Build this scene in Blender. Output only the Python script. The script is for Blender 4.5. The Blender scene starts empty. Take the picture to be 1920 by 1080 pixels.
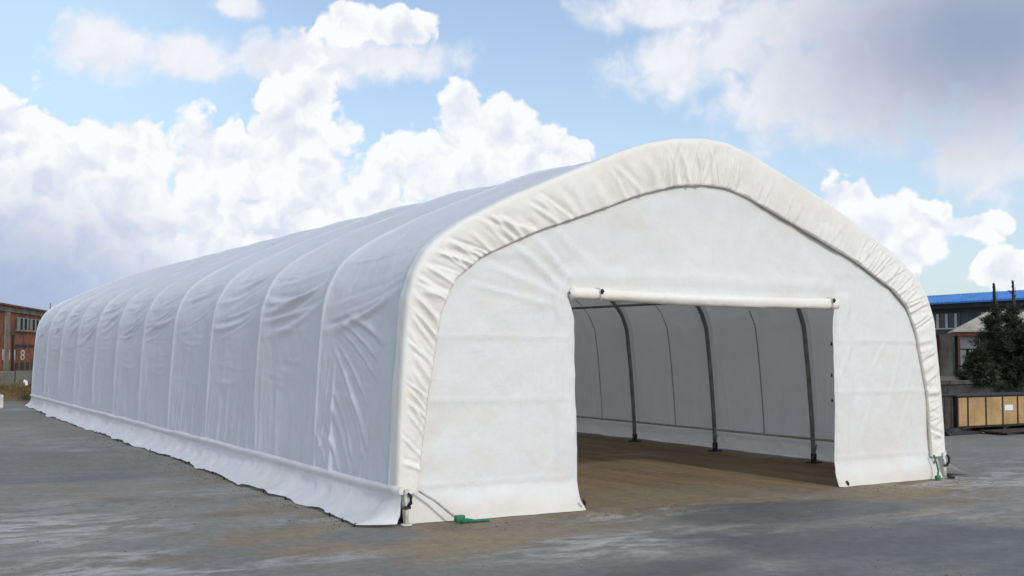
import bpy, math, random
import numpy as np
from mathutils import Vector, Matrix

random.seed(7)
rng = np.random.default_rng(7)
scene = bpy.context.scene
COL = scene.collection

# ------------------------------------------------------------------ camera
CAM = Vector((-9.079, -10.050, 1.76))
ROT = Matrix(((0.85399134, -0.03345011, -0.51921083),
              (-0.52026551, -0.04578336, -0.85277646),
              (0.00475424, 0.99839119, -0.05650153)))
FPX = 2048.9                      # focal length in pixels of the 1920 wide photograph
cam_data = bpy.data.cameras.new('camera')
cam_data.sensor_width = 36.0
cam_data.lens = FPX / 1920 * 36.0
cam_data.clip_end = 3000
cam = bpy.data.objects.new('camera', cam_data)
COL.objects.link(cam)
cam.matrix_world = Matrix.Translation(CAM) @ ROT.to_4x4()
scene.camera = cam


def ray(px, py):
    """world direction of a photo pixel, scaled so that 1 unit is 1 m of depth"""
    return ROT @ Vector(((px - 960) / FPX, -(py - 540) / FPX, -1.0))


def at(px, py, depth):
    return CAM + ray(px, py) * depth


def on_ground(px, py, z=0.0):
    d = ray(px, py)
    return CAM + d * ((z - CAM.z) / d.z)


# ------------------------------------------------------------------ node helpers
def nd(nt, kind, **kw):
    n = nt.nodes.new(kind)
    for k, v in kw.items():
        setattr(n, k, v)
    return n


def put(nt, sock, v):
    if isinstance(v, bpy.types.NodeSocket):
        nt.links.new(v, sock)
    elif v is not None:
        sock.default_value = v


def mth(nt, op, a, b=None, c=None, clamp=False):
    n = nd(nt, 'ShaderNodeMath', operation=op, use_clamp=clamp)
    for i, v in enumerate((a, b, c)):
        if v is not None:
            put(nt, n.inputs[i], v)
    return n.outputs[0]


def vmth(nt, op, a, b=None, out=0):
    n = nd(nt, 'ShaderNodeVectorMath', operation=op)
    put(nt, n.inputs[0], a)
    if b is not None:
        put(nt, n.inputs[1], b)
    return n.outputs['Value'] if op in ('LENGTH', 'DOT_PRODUCT') else n.outputs[0]


def smooth(nt, v, lo, hi, a=0.0, b=1.0):
    n = nd(nt, 'ShaderNodeMapRange', interpolation_type='SMOOTHSTEP')
    put(nt, n.inputs['Value'], v)
    for k, x in (('From Min', lo), ('From Max', hi), ('To Min', a), ('To Max', b)):
        put(nt, n.inputs[k], x)
    return n.outputs[0]


def mix(nt, fac, a, b, blend='MIX'):
    n = nd(nt, 'ShaderNodeMix', data_type='RGBA', blend_type=blend)
    put(nt, n.inputs[0], fac)
    for s, v in ((n.inputs[6], a), (n.inputs[7], b)):
        if isinstance(v, (tuple, list)):
            v = tuple(v) + (1.0,) if len(v) == 3 else tuple(v)
        put(nt, s, v)
    return n.outputs[2]


def noise(nt, vec, scale, detail=4.0, rough=0.55, dist=0.0):
    n = nd(nt, 'ShaderNodeTexNoise')
    put(nt, n.inputs['Vector'], vec)
    n.inputs['Scale'].default_value = scale
    n.inputs['Detail'].default_value = detail
    n.inputs['Roughness'].default_value = rough
    n.inputs['Distortion'].default_value = dist
    return n.outputs[0]


# ------------------------------------------------------------------ world: daylight sky with cumulus
SUN_EL = math.radians(29)
SUN_AZ = math.radians(181)        # clockwise from +Y: the sun stands in front of the open gable
SKY_STRENGTH = 0.145
world = bpy.data.worlds.new('World')
scene.world = world
world.use_nodes = True
wt = world.node_tree
wt.nodes.clear()


def build_sky():
    nt = wt
    sky = nd(nt, 'ShaderNodeTexSky', sky_type='NISHITA')
    sky.sun_disc = False
    sky.sun_elevation = SUN_EL
    sky.sun_rotation = SUN_AZ
    sky.air_density = 1.0
    sky.dust_density = 1.4
    sky.ozone_density = 1.5
    tc = nd(nt, 'ShaderNodeTexCoord')
    d = tc.outputs['Generated']
    sep = nd(nt, 'ShaderNodeSeparateXYZ')
    put(nt, sep.inputs[0], d)
    u = mth(nt, 'ARCTAN2', sep.outputs[0], sep.outputs[1])
    v = mth(nt, 'ARCSINE', sep.outputs[2])
    comb = nd(nt, 'ShaderNodeCombineXYZ')
    put(nt, comb.inputs[0], u)
    put(nt, comb.inputs[1], v)
    uv = comb.outputs[0]

    def uvof(px, py):
        q = ray(px, py).normalized()
        return math.atan2(q.x, q.y), math.asin(q.z)

    def field(blobs):
        acc = None
        for (px, py, rx, ry) in blobs:
            a, e = uvof(px, py)
            p = vmth(nt, 'SUBTRACT', uv, (a, e, 0))
            p = vmth(nt, 'MULTIPLY', p, (FPX / rx, FPX / ry, 0))
            l = vmth(nt, 'LENGTH', p)
            val = mth(nt, 'SUBTRACT', 1.0, l)
            if acc is None:
                acc = val
            else:
                acc = mth(nt, 'SMOOTH_MAX', acc, val, 0.12)
        return acc

    # billowing relief shared by all clouds, sampled a second time a little higher for self-shading
    warp = nd(nt, 'ShaderNodeTexNoise')
    put(nt, warp.inputs['Vector'], d)
    warp.inputs['Scale'].default_value = 40.0
    warp.inputs['Detail'].default_value = 3.0
    w = vmth(nt, 'MULTIPLY', vmth(nt, 'SUBTRACT', warp.outputs[1], (.5, .5, .5)), (.045, .045, .045))

    def relief(vec, vec2):
        big = noise(nt, vec, 13.0, 5.0, 0.55)
        vor = nd(nt, 'ShaderNodeTexVoronoi', feature='SMOOTH_F1', voronoi_dimensions='2D')
        put(nt, vor.inputs['Vector'], vmth(nt, 'ADD', vec2, w))
        vor.inputs['Scale'].default_value = 29.0
        vor.inputs['Detail'].default_value = 1.6
        vor.inputs['Smoothness'].default_value = 0.3
        vor.inputs['Roughness'].default_value = 0.6
        r = mth(nt, 'MULTIPLY', mth(nt, 'SUBTRACT', big, 0.5), 1.7)
        r = mth(nt, 'ADD', r, mth(nt, 'MULTIPLY', mth(nt, 'SUBTRACT', 0.42, vor.outputs['Distance']), 0.75))
        return r
    rel = relief(d, uv)
    rel_up = relief(vmth(nt, 'ADD', d, (-0.004, 0.003, 0.016)), vmth(nt, 'ADD', uv, (-0.006, 0.016, 0)))
    lit = mth(nt, 'SUBTRACT', rel, rel_up)           # > 0 where the billow falls away upwards

    # clouds elsewhere in the sky follow a broad noise, thinned where the named clouds are
    a0, e0 = uvof(960, 420)
    win = vmth(nt, 'LENGTH', vmth(nt, 'MULTIPLY', vmth(nt, 'SUBTRACT', uv, (a0, e0, 0)), (1.55, 2.6, 0)))
    outside = smooth(nt, win, 0.85, 1.25)
    gen = mth(nt, 'ADD', mth(nt, 'MULTIPLY', mth(nt, 'SUBTRACT', noise(nt, d, 3.2, 3.0), 0.5), 3.6), 0.12)
    gen = mth(nt, 'SUBTRACT', gen, mth(nt, 'MULTIPLY', mth(nt, 'SUBTRACT', 1.0, outside), 3.0))

    crisp = field([
        (-60, 420, 260, 290), (60, 500, 260, 220), (60, 330, 190, 190), (170, 330, 150, 160), (240, 300, 95, 110), (30, 250, 100, 60),
        (500, 420, 270, 270), (420, 320, 135, 160), (540, 245, 105, 160), (575, 170, 70, 75), (500, 300, 130, 150),
        (700, 420, 180, 150), (860, 310, 210, 150), (860, 215, 70, 85), (940, 240, 90, 85), (1010, 290, 110, 80),
        (770, 300, 100, 90), (1060, 300, 70, 60), (350, 520, 240, 130), (250, 430, 150, 140),
        (1590, 390, 80, 90), (1680, 440, 150, 110), (1740, 420, 70, 60), (1830, 425, 75, 36), (1890, 510, 110, 50),
        (1600, 480, 180, 80),
        (650, 40, 90, 60), (740, 55, 105, 48)])
    soft = field([
        (190, 85, 105, 75), (360, 105, 115, 62), (560, 120, 190, 62), (700, 110, 210, 60),
        (1240, 20, 210, 60), (1330, 110, 230, 105), (1500, 160, 260, 140), (1640, 150, 300, 165), (1830, 60, 330, 190),
        (1850, 290, 140, 110), (1500, 40, 330, 90), (1900, 160, 200, 160), (450, 10, 60, 30)])
    crisp = mth(nt, 'MAXIMUM', crisp, gen)
    dc = mth(nt, 'ADD', mth(nt, 'MULTIPLY', crisp, 1.35), mth(nt, 'MULTIPLY', rel, 0.72))
    ac = smooth(nt, dc, 0.10, 0.30)
    ds = mth(nt, 'ADD', mth(nt, 'MULTIPLY', soft, 1.1), mth(nt, 'MULTIPLY', rel, 0.55))
    asf = smooth(nt, ds, -0.12, 0.62)

    k = 1.0 / SKY_STRENGTH
    white = (0.93 * k, 0.94 * k, 0.95 * k)
    pale = (0.69 * k, 0.74 * k, 0.86 * k)
    grey = (0.31 * k, 0.40 * k, 0.62 * k)
    # self-shading of the crisp cumulus: bright rims and tops, pale blue hollows
    lf = mth(nt, 'ADD', mth(nt, 'MULTIPLY', lit, 1.35), 0.70)
    rim = smooth(nt, dc, 0.15, 1.1, 0.30, -0.12)
    lf = mth(nt, 'ADD', lf, rim, clamp=True)
    ccol = mix(nt, lf, pale, white)
    dark = field([(10, 590, 430, 270)])
    dark = smooth(nt, mth(nt, 'ADD', dark, mth(nt, 'MULTIPLY', rel, 0.14)), -0.1, 0.9, 0.0, 0.85)
    ccol = mix(nt, dark, ccol, grey)
    slf = mth(nt, 'ADD', mth(nt, 'MULTIPLY', lit, 0.6), 0.66, clamp=True)
    scol = mix(nt, slf, (0.72 * k, 0.75 * k, 0.84 * k), (0.87 * k, 0.88 * k, 0.93 * k))
    sdark = field([(1850, 60, 520, 300)])
    sdark = smooth(nt, mth(nt, 'ADD', sdark, mth(nt, 'MULTIPLY', rel, 0.10)), -0.05, 0.95, 0.0, 0.88)
    scol = mix(nt, sdark, scol, (0.26 * k, 0.32 * k, 0.48 * k))

    blue = mix(nt, 1.0, sky.outputs[0], SKY_TINT, 'MULTIPLY')
    # thin milky air, with extra added overhead to brighten the tent roof
    haze = smooth(nt, v, 0.0, 0.36, 0.45, 0.22)
    blue = mix(nt, haze, blue, (0.76 * k, 0.90 * k, 1.04 * k))
    veil = smooth(nt, field([(-60, 90, 700, 420)]), 0.0, 0.8, 0.0, 0.55)
    blue = mix(nt, veil, blue, (0.62 * k, 0.84 * k, 1.02 * k))
    out = mix(nt, asf, blue, scol)
    out = mix(nt, ac, out, ccol)
    bg = nd(nt, 'ShaderNodeBackground')
    put(nt, bg.inputs[0], out)
    bg.inputs[1].default_value = SKY_STRENGTH
    o = nd(nt, 'ShaderNodeOutputWorld')
    nt.links.new(bg.outputs[0], o.inputs[0])


SKY_TINT = (0.93, 0.96, 1.0)
build_sky()
scene.cycles.max_bounces = 6
scene.cycles.diffuse_bounces = 4
world.cycles.sampling_method = 'NONE'
world.cycles.sample_map_resolution = 512

# ------------------------------------------------------------------ sun, exposure
sun_data = bpy.data.lights.new('sun', 'SUN')
sun_data.energy = 1.4
sun_data.angle = math.radians(3.0)
sun_data.color = (1.0, 0.965, 0.91)
sun = bpy.data.objects.new('sun', sun_data)
COL.objects.link(sun)
sdir = Vector((math.sin(SUN_AZ) * math.cos(SUN_EL), math.cos(SUN_AZ) * math.cos(SUN_EL), math.sin(SUN_EL)))
sun.rotation_euler = sdir.to_track_quat('Z', 'Y').to_euler()
sun.location = (0, -30, 30)

scene.view_settings.view_transform = 'Standard'
scene.view_settings.look = 'None'
scene.view_settings.exposure = 0.05
scene.view_settings.gamma = 1.0
scene.view_settings.use_curve_mapping = False

# ------------------------------------------------------------------ materials
MATS = {}


def new_mat(name):
    m = bpy.data.materials.new(name)
    m.use_nodes = True
    nt = m.node_tree
    nt.nodes.clear()
    out = nd(nt, 'ShaderNodeOutputMaterial')
    bs = nd(nt, 'ShaderNodeBsdfPrincipled')
    nt.links.new(bs.outputs[0], out.inputs[0])
    MATS[name] = m
    return m, nt, bs, out


def simple(name, col, rough=0.7, var=0.25, scale=4.0, metal=0.0, bump=0.2, col2=None, bscale=None):
    """a colour broken by two sizes of noise, with fine relief"""
    m, nt, bs, out = new_mat(name)
    tc = nd(nt, 'ShaderNodeTexCoord').outputs['Object']
    n1 = noise(nt, tc, scale, 6.0, 0.62)
    n2 = noise(nt, tc, scale * 9, 4.0, 0.6)
    f = mth(nt, 'ADD', mth(nt, 'MULTIPLY', n1, 0.7), mth(nt, 'MULTIPLY', n2, 0.3))
    f = smooth(nt, f, 0.36, 0.64)
    lo = tuple(c * (1 - var) for c in col)
    hi = col2 if col2 else tuple(min(1, c * (1 + var)) for c in col)
    put(nt, bs.inputs['Base Color'], mix(nt, f, lo, hi))
    bs.inputs['Roughness'].default_value = rough
    bs.inputs['Metallic'].default_value = metal
    b = nd(nt, 'ShaderNodeBump')
    b.inputs['Strength'].default_value = bump
    b.inputs['Distance'].default_value = 0.01
    put(nt, b.inputs['Height'], noise(nt, tc, bscale or scale * 14, 4.0))
    nt.links.new(b.outputs[0], bs.inputs['Normal'])
    return m


def fabric(name, white, dirty, amount, transl=0.10, drips=False):
    m, nt, bs, out = new_mat(name)
    tc = nd(nt, 'ShaderNodeTexCoord').outputs['Object']
    n1 = noise(nt, tc, 0.55, 5.0, 0.6)
    n2 = noise(nt, tc, 3.2, 5.0, 0.6)
    st = mth(nt, 'ADD', mth(nt, 'MULTIPLY', n1, 0.6), mth(nt, 'MULTIPLY', n2, 0.4))
    f = smooth(nt, st, 0.42, 0.68, 0.0, amount)
    if drips:
        mp = nd(nt, 'ShaderNodeMapping')
        mp.inputs['Scale'].default_value = (5.0, 5.0, 0.45)
        put(nt, mp.inputs['Vector'], tc)
        dr = smooth(nt, noise(nt, mp.outputs[0], 1.6, 4.0, 0.6), 0.56, 0.74, 0.0, amount * 0.7)
        f = mth(nt, 'MAXIMUM', f, dr)
        z = nd(nt, 'ShaderNodeSeparateXYZ')
        put(nt, z.inputs[0], tc)
        mud = smooth(nt, mth(nt, 'ADD', z.outputs[2], mth(nt, 'MULTIPLY', n2, -0.35)), -0.16, 0.12, 0.9, 0.0)
        f = mth(nt, 'MAXIMUM', f, mud)
    col = mix(nt, f, white, dirty)
    # tiny specks
    sp = smooth(nt, noise(nt, tc, 38.0, 2.0, 0.5), 0.70, 0.78, 0.0, 0.30)
    col = mix(nt, sp, col, tuple(c * 0.72 for c in dirty))
    put(nt, bs.inputs['Base Color'], col)
    bs.inputs['Roughness'].default_value = 0.62
    bs.inputs['Specular IOR Level'].default_value = 0.25
    b = nd(nt, 'ShaderNodeBump')
    b.inputs['Strength'].default_value = 0.5
    b.inputs['Distance'].default_value = 0.02
    h = mth(nt, 'ADD', mth(nt, 'MULTIPLY', noise(nt, tc, 5.0, 4.0, 0.6, 0.6), 1.0),
            mth(nt, 'MULTIPLY', noise(nt, tc, 30.0, 3.0, 0.6), 0.18))
    put(nt, b.inputs['Height'], h)
    nt.links.new(b.outputs[0], bs.inputs['Normal'])
    tr = nd(nt, 'ShaderNodeBsdfTranslucent')
    tr.inputs[0].default_value = (0.92, 0.87, 0.80, 1)      # warm transmission tint, offsets the blue inside the tent
    mx = nd(nt, 'ShaderNodeMixShader')
    mx.inputs[0].default_value = transl
    nt.links.new(bs.outputs[0], mx.inputs[1])
    nt.links.new(tr.outputs[0], mx.inputs[2])
    nt.links.new(mx.outputs[0], out.inputs[0])
    return m


fabric('cover_fabric', (0.79, 0.83, 0.885), (0.70, 0.73, 0.755), 0.5, 0.20)  # blue of the sky light is put into the white base
fabric('skirt_fabric', (0.83, 0.855, 0.885), (0.70, 0.70, 0.68), 0.35, 0.22)  # sky light caught by the flare is put into this whiter, bluer base
fabric('valance_fabric', (0.835, 0.825, 0.79), (0.75, 0.69, 0.56), 0.5, 0.06)
fabric('wall_fabric', (0.80, 0.805, 0.81), (0.73, 0.70, 0.63), 0.55, 0.10, True)
fabric('roll_fabric', (0.85, 0.84, 0.80), (0.74, 0.68, 0.52), 0.5, 0.04)
simple('steel', (0.26, 0.26, 0.27), 0.5, 0.25, 6.0, 0.35)
simple('dark_steel', (0.03, 0.03, 0.03), 0.6, 0.3, 10.0)
simple('grey_cord', (0.42, 0.41, 0.38), 0.9, 0.2, 8.0)
simple('seam_grey', (0.34, 0.34, 0.35), 0.8, 0.1, 8.0)
simple('rail_grey', (0.42, 0.41, 0.38), 0.7, 0.2, 4.0)
simple('green_strap', (0.012, 0.16, 0.085), 0.55, 0.3, 20.0)
simple('rubber', (0.012, 0.012, 0.012), 0.7, 0.3, 20.0)
simple('plywood', (0.40, 0.255, 0.115), 0.75, 0.22, 2.2, bump=0.1)
simple('crate_batten', (0.018, 0.016, 0.014), 0.8, 0.3, 6.0)
simple('grey_board', (0.045, 0.04, 0.036), 0.85, 0.4, 5.0)
simple('black_sheet', (0.010, 0.010, 0.011), 0.5, 0.3, 6.0)
simple('paper', (0.75, 0.76, 0.78), 0.8, 0.05, 9.0)
simple('old_timber', (0.035, 0.028, 0.024), 0.85, 0.3, 8.0)
simple('shaded_concrete', (0.040, 0.040, 0.040), 0.9, 0.55, 1.3, bump=0.5)  # shade on the low wall is put into this dark base colour
simple('coping', (0.062, 0.062, 0.045), 0.9, 0.45, 2.5, bump=0.5)
simple('pale_concrete', (0.15, 0.145, 0.125), 0.9, 0.35, 1.5, bump=0.5)
simple('blue_roof', (0.035, 0.19, 0.52), 0.5, 0.18, 0.6)
simple('slate_wall', (0.060, 0.068, 0.070), 0.9, 0.28, 0.7)
simple('beige_wall', (0.17, 0.155, 0.115), 0.9, 0.35, 0.8)
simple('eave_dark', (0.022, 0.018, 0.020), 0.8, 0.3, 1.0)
simple('window_white', (0.42, 0.43, 0.42), 0.6, 0.2, 2.0)
simple('red_brown', (0.10, 0.026, 0.016), 0.75, 0.35, 2.0)
simple('green_door', (0.04, 0.085, 0.055), 0.7, 0.3, 2.0)
simple('orange_paint', (0.34, 0.075, 0.02), 0.75, 0.4, 1.6)
simple('pale_roof', (0.36, 0.34, 0.29), 0.8, 0.28, 1.5)
simple('shed_panel', (0.42, 0.44, 0.45), 0.7, 0.25, 1.5)
simple('white_paint', (0.62, 0.60, 0.55), 0.8, 0.3, 3.0)
simple('grey_pillar', (0.20, 0.17, 0.14), 0.9, 0.4, 2.0)
simple('bark', (0.035, 0.026, 0.020), 0.9, 0.4, 9.0, bump=0.6)
simple('dry_grass', (0.17, 0.115, 0.045), 0.9, 0.5, 1.2)
simple('dirt', (0.12, 0.09, 0.055), 0.95, 0.45, 1.5, bump=0.7)


def glass_mat():
    m, nt, bs, out = new_mat('dark_glass')
    bs.inputs['Base Color'].default_value = (0.012, 0.014, 0.018, 1)
    bs.inputs['Roughness'].default_value = 0.25


glass_mat()


def needle_mat():
    m, nt, bs, out = new_mat('needles')
    tc = nd(nt, 'ShaderNodeTexCoord').outputs['Object']
    f = smooth(nt, noise(nt, tc, 3.0, 4.0), 0.35, 0.65)
    put(nt, bs.inputs['Base Color'], mix(nt, f, (0.012, 0.022, 0.012), (0.040, 0.052, 0.024)))
    bs.inputs['Roughness'].default_value = 0.7


needle_mat()


def brick_mat():
    m, nt, bs, out = new_mat('rust_brick')
    tc = nd(nt, 'ShaderNodeTexCoord').outputs['Object']
    mp = nd(nt, 'ShaderNodeMapping')
    mp.inputs['Rotation'].default_value = (math.pi / 2, 0, 0)
    put(nt, mp.inputs['Vector'], tc)
    br = nd(nt, 'ShaderNodeTexBrick')
    put(nt, br.inputs['Vector'], mp.outputs[0])
    br.inputs['Color1'].default_value = (0.36, 0.085, 0.022, 1)
    br.inputs['Color2'].default_value = (0.24, 0.050, 0.018, 1)
    br.inputs['Mortar'].default_value = (0.22, 0.13, 0.07, 1)
    br.inputs['Scale'].default_value = 4.2
    br.inputs['Mortar Size'].default_value = 0.02
    n1 = noise(nt, tc, 1.1, 6.0, 0.65)
    f = smooth(nt, n1, 0.44, 0.60, 0.0, 0.85)
    c = mix(nt, f, br.outputs[0], (0.085, 0.045, 0.03))
    f2 = smooth(nt, noise(nt, tc, 2.6, 6.0, 0.7), 0.53, 0.66, 0.0, 0.7)
    c = mix(nt, f2, c, (0.30, 0.22, 0.14))
    put(nt, bs.inputs['Base Color'], c)
    bs.inputs['Roughness'].default_value = 0.9


brick_mat()


def ground_mat():
    m, nt, bs, out = new_mat('yard_concrete')
    tc = nd(nt, 'ShaderNodeTexCoord').outputs['Object']

    def stretched(sx, sy, rot=0.0):
        mp = nd(nt, 'ShaderNodeMapping')
        mp.inputs['Scale'].default_value = (sx, sy, 1)
        mp.inputs['Rotation'].default_value = (0, 0, rot)
        put(nt, mp.inputs['Vector'], tc)
        return mp.outputs[0]
    big = noise(nt, tc, 0.16, 5.0, 0.6)
    mid = noise(nt, stretched(0.55, 1.0, 0.55), 0.9, 6.0, 0.62, 0.4)
    fine = noise(nt, tc, 9.0, 4.0, 0.7)
    grain = noise(nt, tc, 85.0, 3.0, 0.7)
    c = mix(nt, smooth(nt, big, 0.38, 0.62), (0.208, 0.200, 0.187), (0.272, 0.258, 0.236))
    # dusty tan patches, worn and drifted
    tan = smooth(nt, mth(nt, 'ADD', mth(nt, 'MULTIPLY', mid, 0.75), mth(nt, 'MULTIPLY', big, 0.3)), 0.52, 0.66, 0.0, 0.55)
    c = mix(nt, tan, c, (0.235, 0.185, 0.120))
    # earth trodden in under the shelter
    sp = nd(nt, 'ShaderNodeSeparateXYZ')
    put(nt, sp.inputs[0], tc)
    wob = mth(nt, 'MULTIPLY', mth(nt, 'SUBTRACT', mid, 0.5), 5.0)
    e1 = smooth(nt, mth(nt, 'ADD', sp.outputs[1], wob), -2.6, 1.0)
    e2 = smooth(nt, mth(nt, 'ABSOLUTE', sp.outputs[0]), 3.9, 4.6, 1.0, 0.0)
    earth = mth(nt, 'MULTIPLY', mth(nt, 'MULTIPLY', e1, e2), 0.92)
    trk = noise(nt, stretched(1.6, 0.22, 0.04), 1.3, 6.0, 0.65)
    c = mix(nt, earth, c, mix(nt, smooth(nt, trk, 0.36, 0.64), (0.215, 0.150, 0.075), (0.350, 0.245, 0.120)))
    def zone(spots):
        """patches of wear at known places in the yard (x, y, radius)"""
        acc = None
        for (x, y, rx, ry) in spots:
            l = vmth(nt, 'LENGTH', vmth(nt, 'MULTIPLY', vmth(nt, 'SUBTRACT', tc, (x, y, 0)), (1 / rx, 1 / ry, 0)))
            l = mth(nt, 'SUBTRACT', 1.0, l)
            acc = l if acc is None else mth(nt, 'MAXIMUM', acc, l)
        return acc

    def spot(px, py, rx, ry):
        p = on_ground(px, py)
        return (p.x, p.y, rx, ry)
    # pale chalky scuffs
    ch = noise(nt, stretched(0.6, 1.5, 0.55), 1.7, 5.0, 0.74, 0.9)
    zc = zone([spot(60, 1000, 1.9, 1.3), spot(200, 1060, 1.3, 1.0), spot(420, 1060, .9, .5), spot(620, 1040, 0.8, 0.5), spot(1150, 1020, 2.0, 0.8),
               spot(-400, 1000, 2.5, 1.5), spot(1850, 900, 2.5, 1.0), spot(1250, 960, 1.6, .5)])
    zc = mth(nt, 'ADD', smooth(nt, zc, -0.1, 0.7), mth(nt, 'MULTIPLY', smooth(nt, noise(nt, tc, 0.23, 2.0), 0.48, 0.64), 0.5))
    chalk = mth(nt, 'MULTIPLY', smooth(nt, ch, 0.44, 0.60, 0.0, 0.80), zc, clamp=True)
    c = mix(nt, chalk, c, (0.50, 0.49, 0.47))
    # drifted tan sand
    zt_ = smooth(nt, mth(nt, 'ADD', zone([spot(520, 1000, 0.9, 0.7), spot(600, 1030, 0.8, 0.5), spot(470, 960, 1.0, 0.5), spot(900, 1015, 2.2, 0.6),
                                           spot(1200, 930, 2.6, 1.0), spot(1650, 925, 1.4, 0.5)]),
                        mth(nt, 'MULTIPLY', mth(nt, 'SUBTRACT', mid, 0.5), 2.6)), -0.05, 0.70, 0.0, 0.85)
    c = mix(nt, zt_, c, (0.295, 0.230, 0.145))
    # damp darker film
    wet = mth(nt, 'ADD', noise(nt, stretched(0.35, 0.9, 0.5), 0.5, 6.0, 0.62), mth(nt, 'MULTIPLY', smooth(nt, zone(
        [spot(1750, 1040, 4.5, 3.0), spot(1250, 1070, 2.5, 1.2), spot(1500, 960, 2.5, 1.0)]), 0.0, 0.8), 0.22))
    wet = smooth(nt, wet, 0.545, 0.70, 0.0, 0.75)
    c = mix(nt, wet, c, (0.095, 0.103, 0.113))
    streak = noise(nt, stretched(0.75, 1.25, 0.55), 2.6, 5.0, 0.72, 0.3)
    c = mix(nt, smooth(nt, streak, 0.34, 0.62, 0.38, 0.0), c, mix(nt, 1.0, c, (0.66, 0.66, 0.67), 'MULTIPLY'))
    c = mix(nt, smooth(nt, fine, 0.32, 0.68, 0.0, 0.5), c, mix(nt, 1.0, c, (0.55, 0.55, 0.55), 'MULTIPLY'))
    peb = nd(nt, 'ShaderNodeTexVoronoi', feature='F1')
    put(nt, peb.inputs['Vector'], tc)
    peb.inputs['Scale'].default_value = 15.0
    pm = mth(nt, 'MULTIPLY', smooth(nt, peb.outputs['Distance'], 0.10, 0.22, 1.0, 0.0), smooth(nt, noise(nt, tc, 1.1, 4.0), 0.42, 0.60, 0.0, 0.9))
    c = mix(nt, pm, c, mix(nt, 0.88, peb.outputs['Color'], (0.12, 0.112, 0.10)))
    c = mix(nt, smooth(nt, grain, 0.50, 0.72, 0.0, 0.75), c, mix(nt, 1.0, c, (0.6, 0.6, 0.6), 'MULTIPLY'))
    put(nt, bs.inputs['Base Color'], c)
    put(nt, bs.inputs['Roughness'], smooth(nt, wet, 0.0, 0.55, 0.88, 0.62))
    b = nd(nt, 'ShaderNodeBump')
    b.inputs['Strength'].default_value = 0.5
    b.inputs['Distance'].default_value = 0.012
    put(nt, b.inputs['Height'], mth(nt, 'ADD', mth(nt, 'MULTIPLY', fine, 0.7), mth(nt, 'MULTIPLY', grain, 0.3)))
    nt.links.new(b.outputs[0], bs.inputs['Normal'])


ground_mat()


# ------------------------------------------------------------------ mesh helpers
def tag(o, label=None, cat=None, group=None, kind=None):
    for k, v in (('label', label), ('category', cat), ('group', group), ('kind', kind)):
        if v:
            o[k] = v
    return o


def empty(name, loc=(0, 0, 0), rz=0.0):
    o = bpy.data.objects.new(name, None)
    COL.objects.link(o)
    o.location = loc
    o.rotation_euler = (0, 0, rz)
    o.empty_display_size = 0.3
    return o


def mesh(name, verts, faces, mat, parent=None, shade=False, loc=None, rz=None):
    me = bpy.data.meshes.new(name)
    me.from_pydata([tuple(map(float, p)) for p in verts], [], [tuple(map(int, q)) for q in faces])
    me.materials.append(MATS[mat])
    if shade:
        me.polygons.foreach_set('use_smooth', [True] * len(me.polygons))
    me.update()
    return link(name, me, parent, loc, rz)


def link(name, me, parent=None, loc=None, rz=None):
    o = bpy.data.objects.new(name, me)
    COL.objects.link(o)
    o.parent = parent
    if loc is not None:
        o.location = loc
    if rz is not None:
        o.rotation_euler = (0, 0, rz)
    return o


def grid_faces(nr, nc, wrap=False):
    f = []
    last = nc if wrap else nc - 1
    for i in range(nr - 1):
        for j in range(last):
            a, b = i * nc + j, i * nc + (j + 1) % nc
            f.append((a, b, b + nc, a + nc))
    return f


def grid(name, P, mat, parent=None, shade=True, wrap=False):
    """P: array (rows, cols, 3)"""
    nr, nc = P.shape[:2]
    return mesh(name, P.reshape(-1, 3), grid_faces(nr, nc, wrap), mat, parent, shade)


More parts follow.
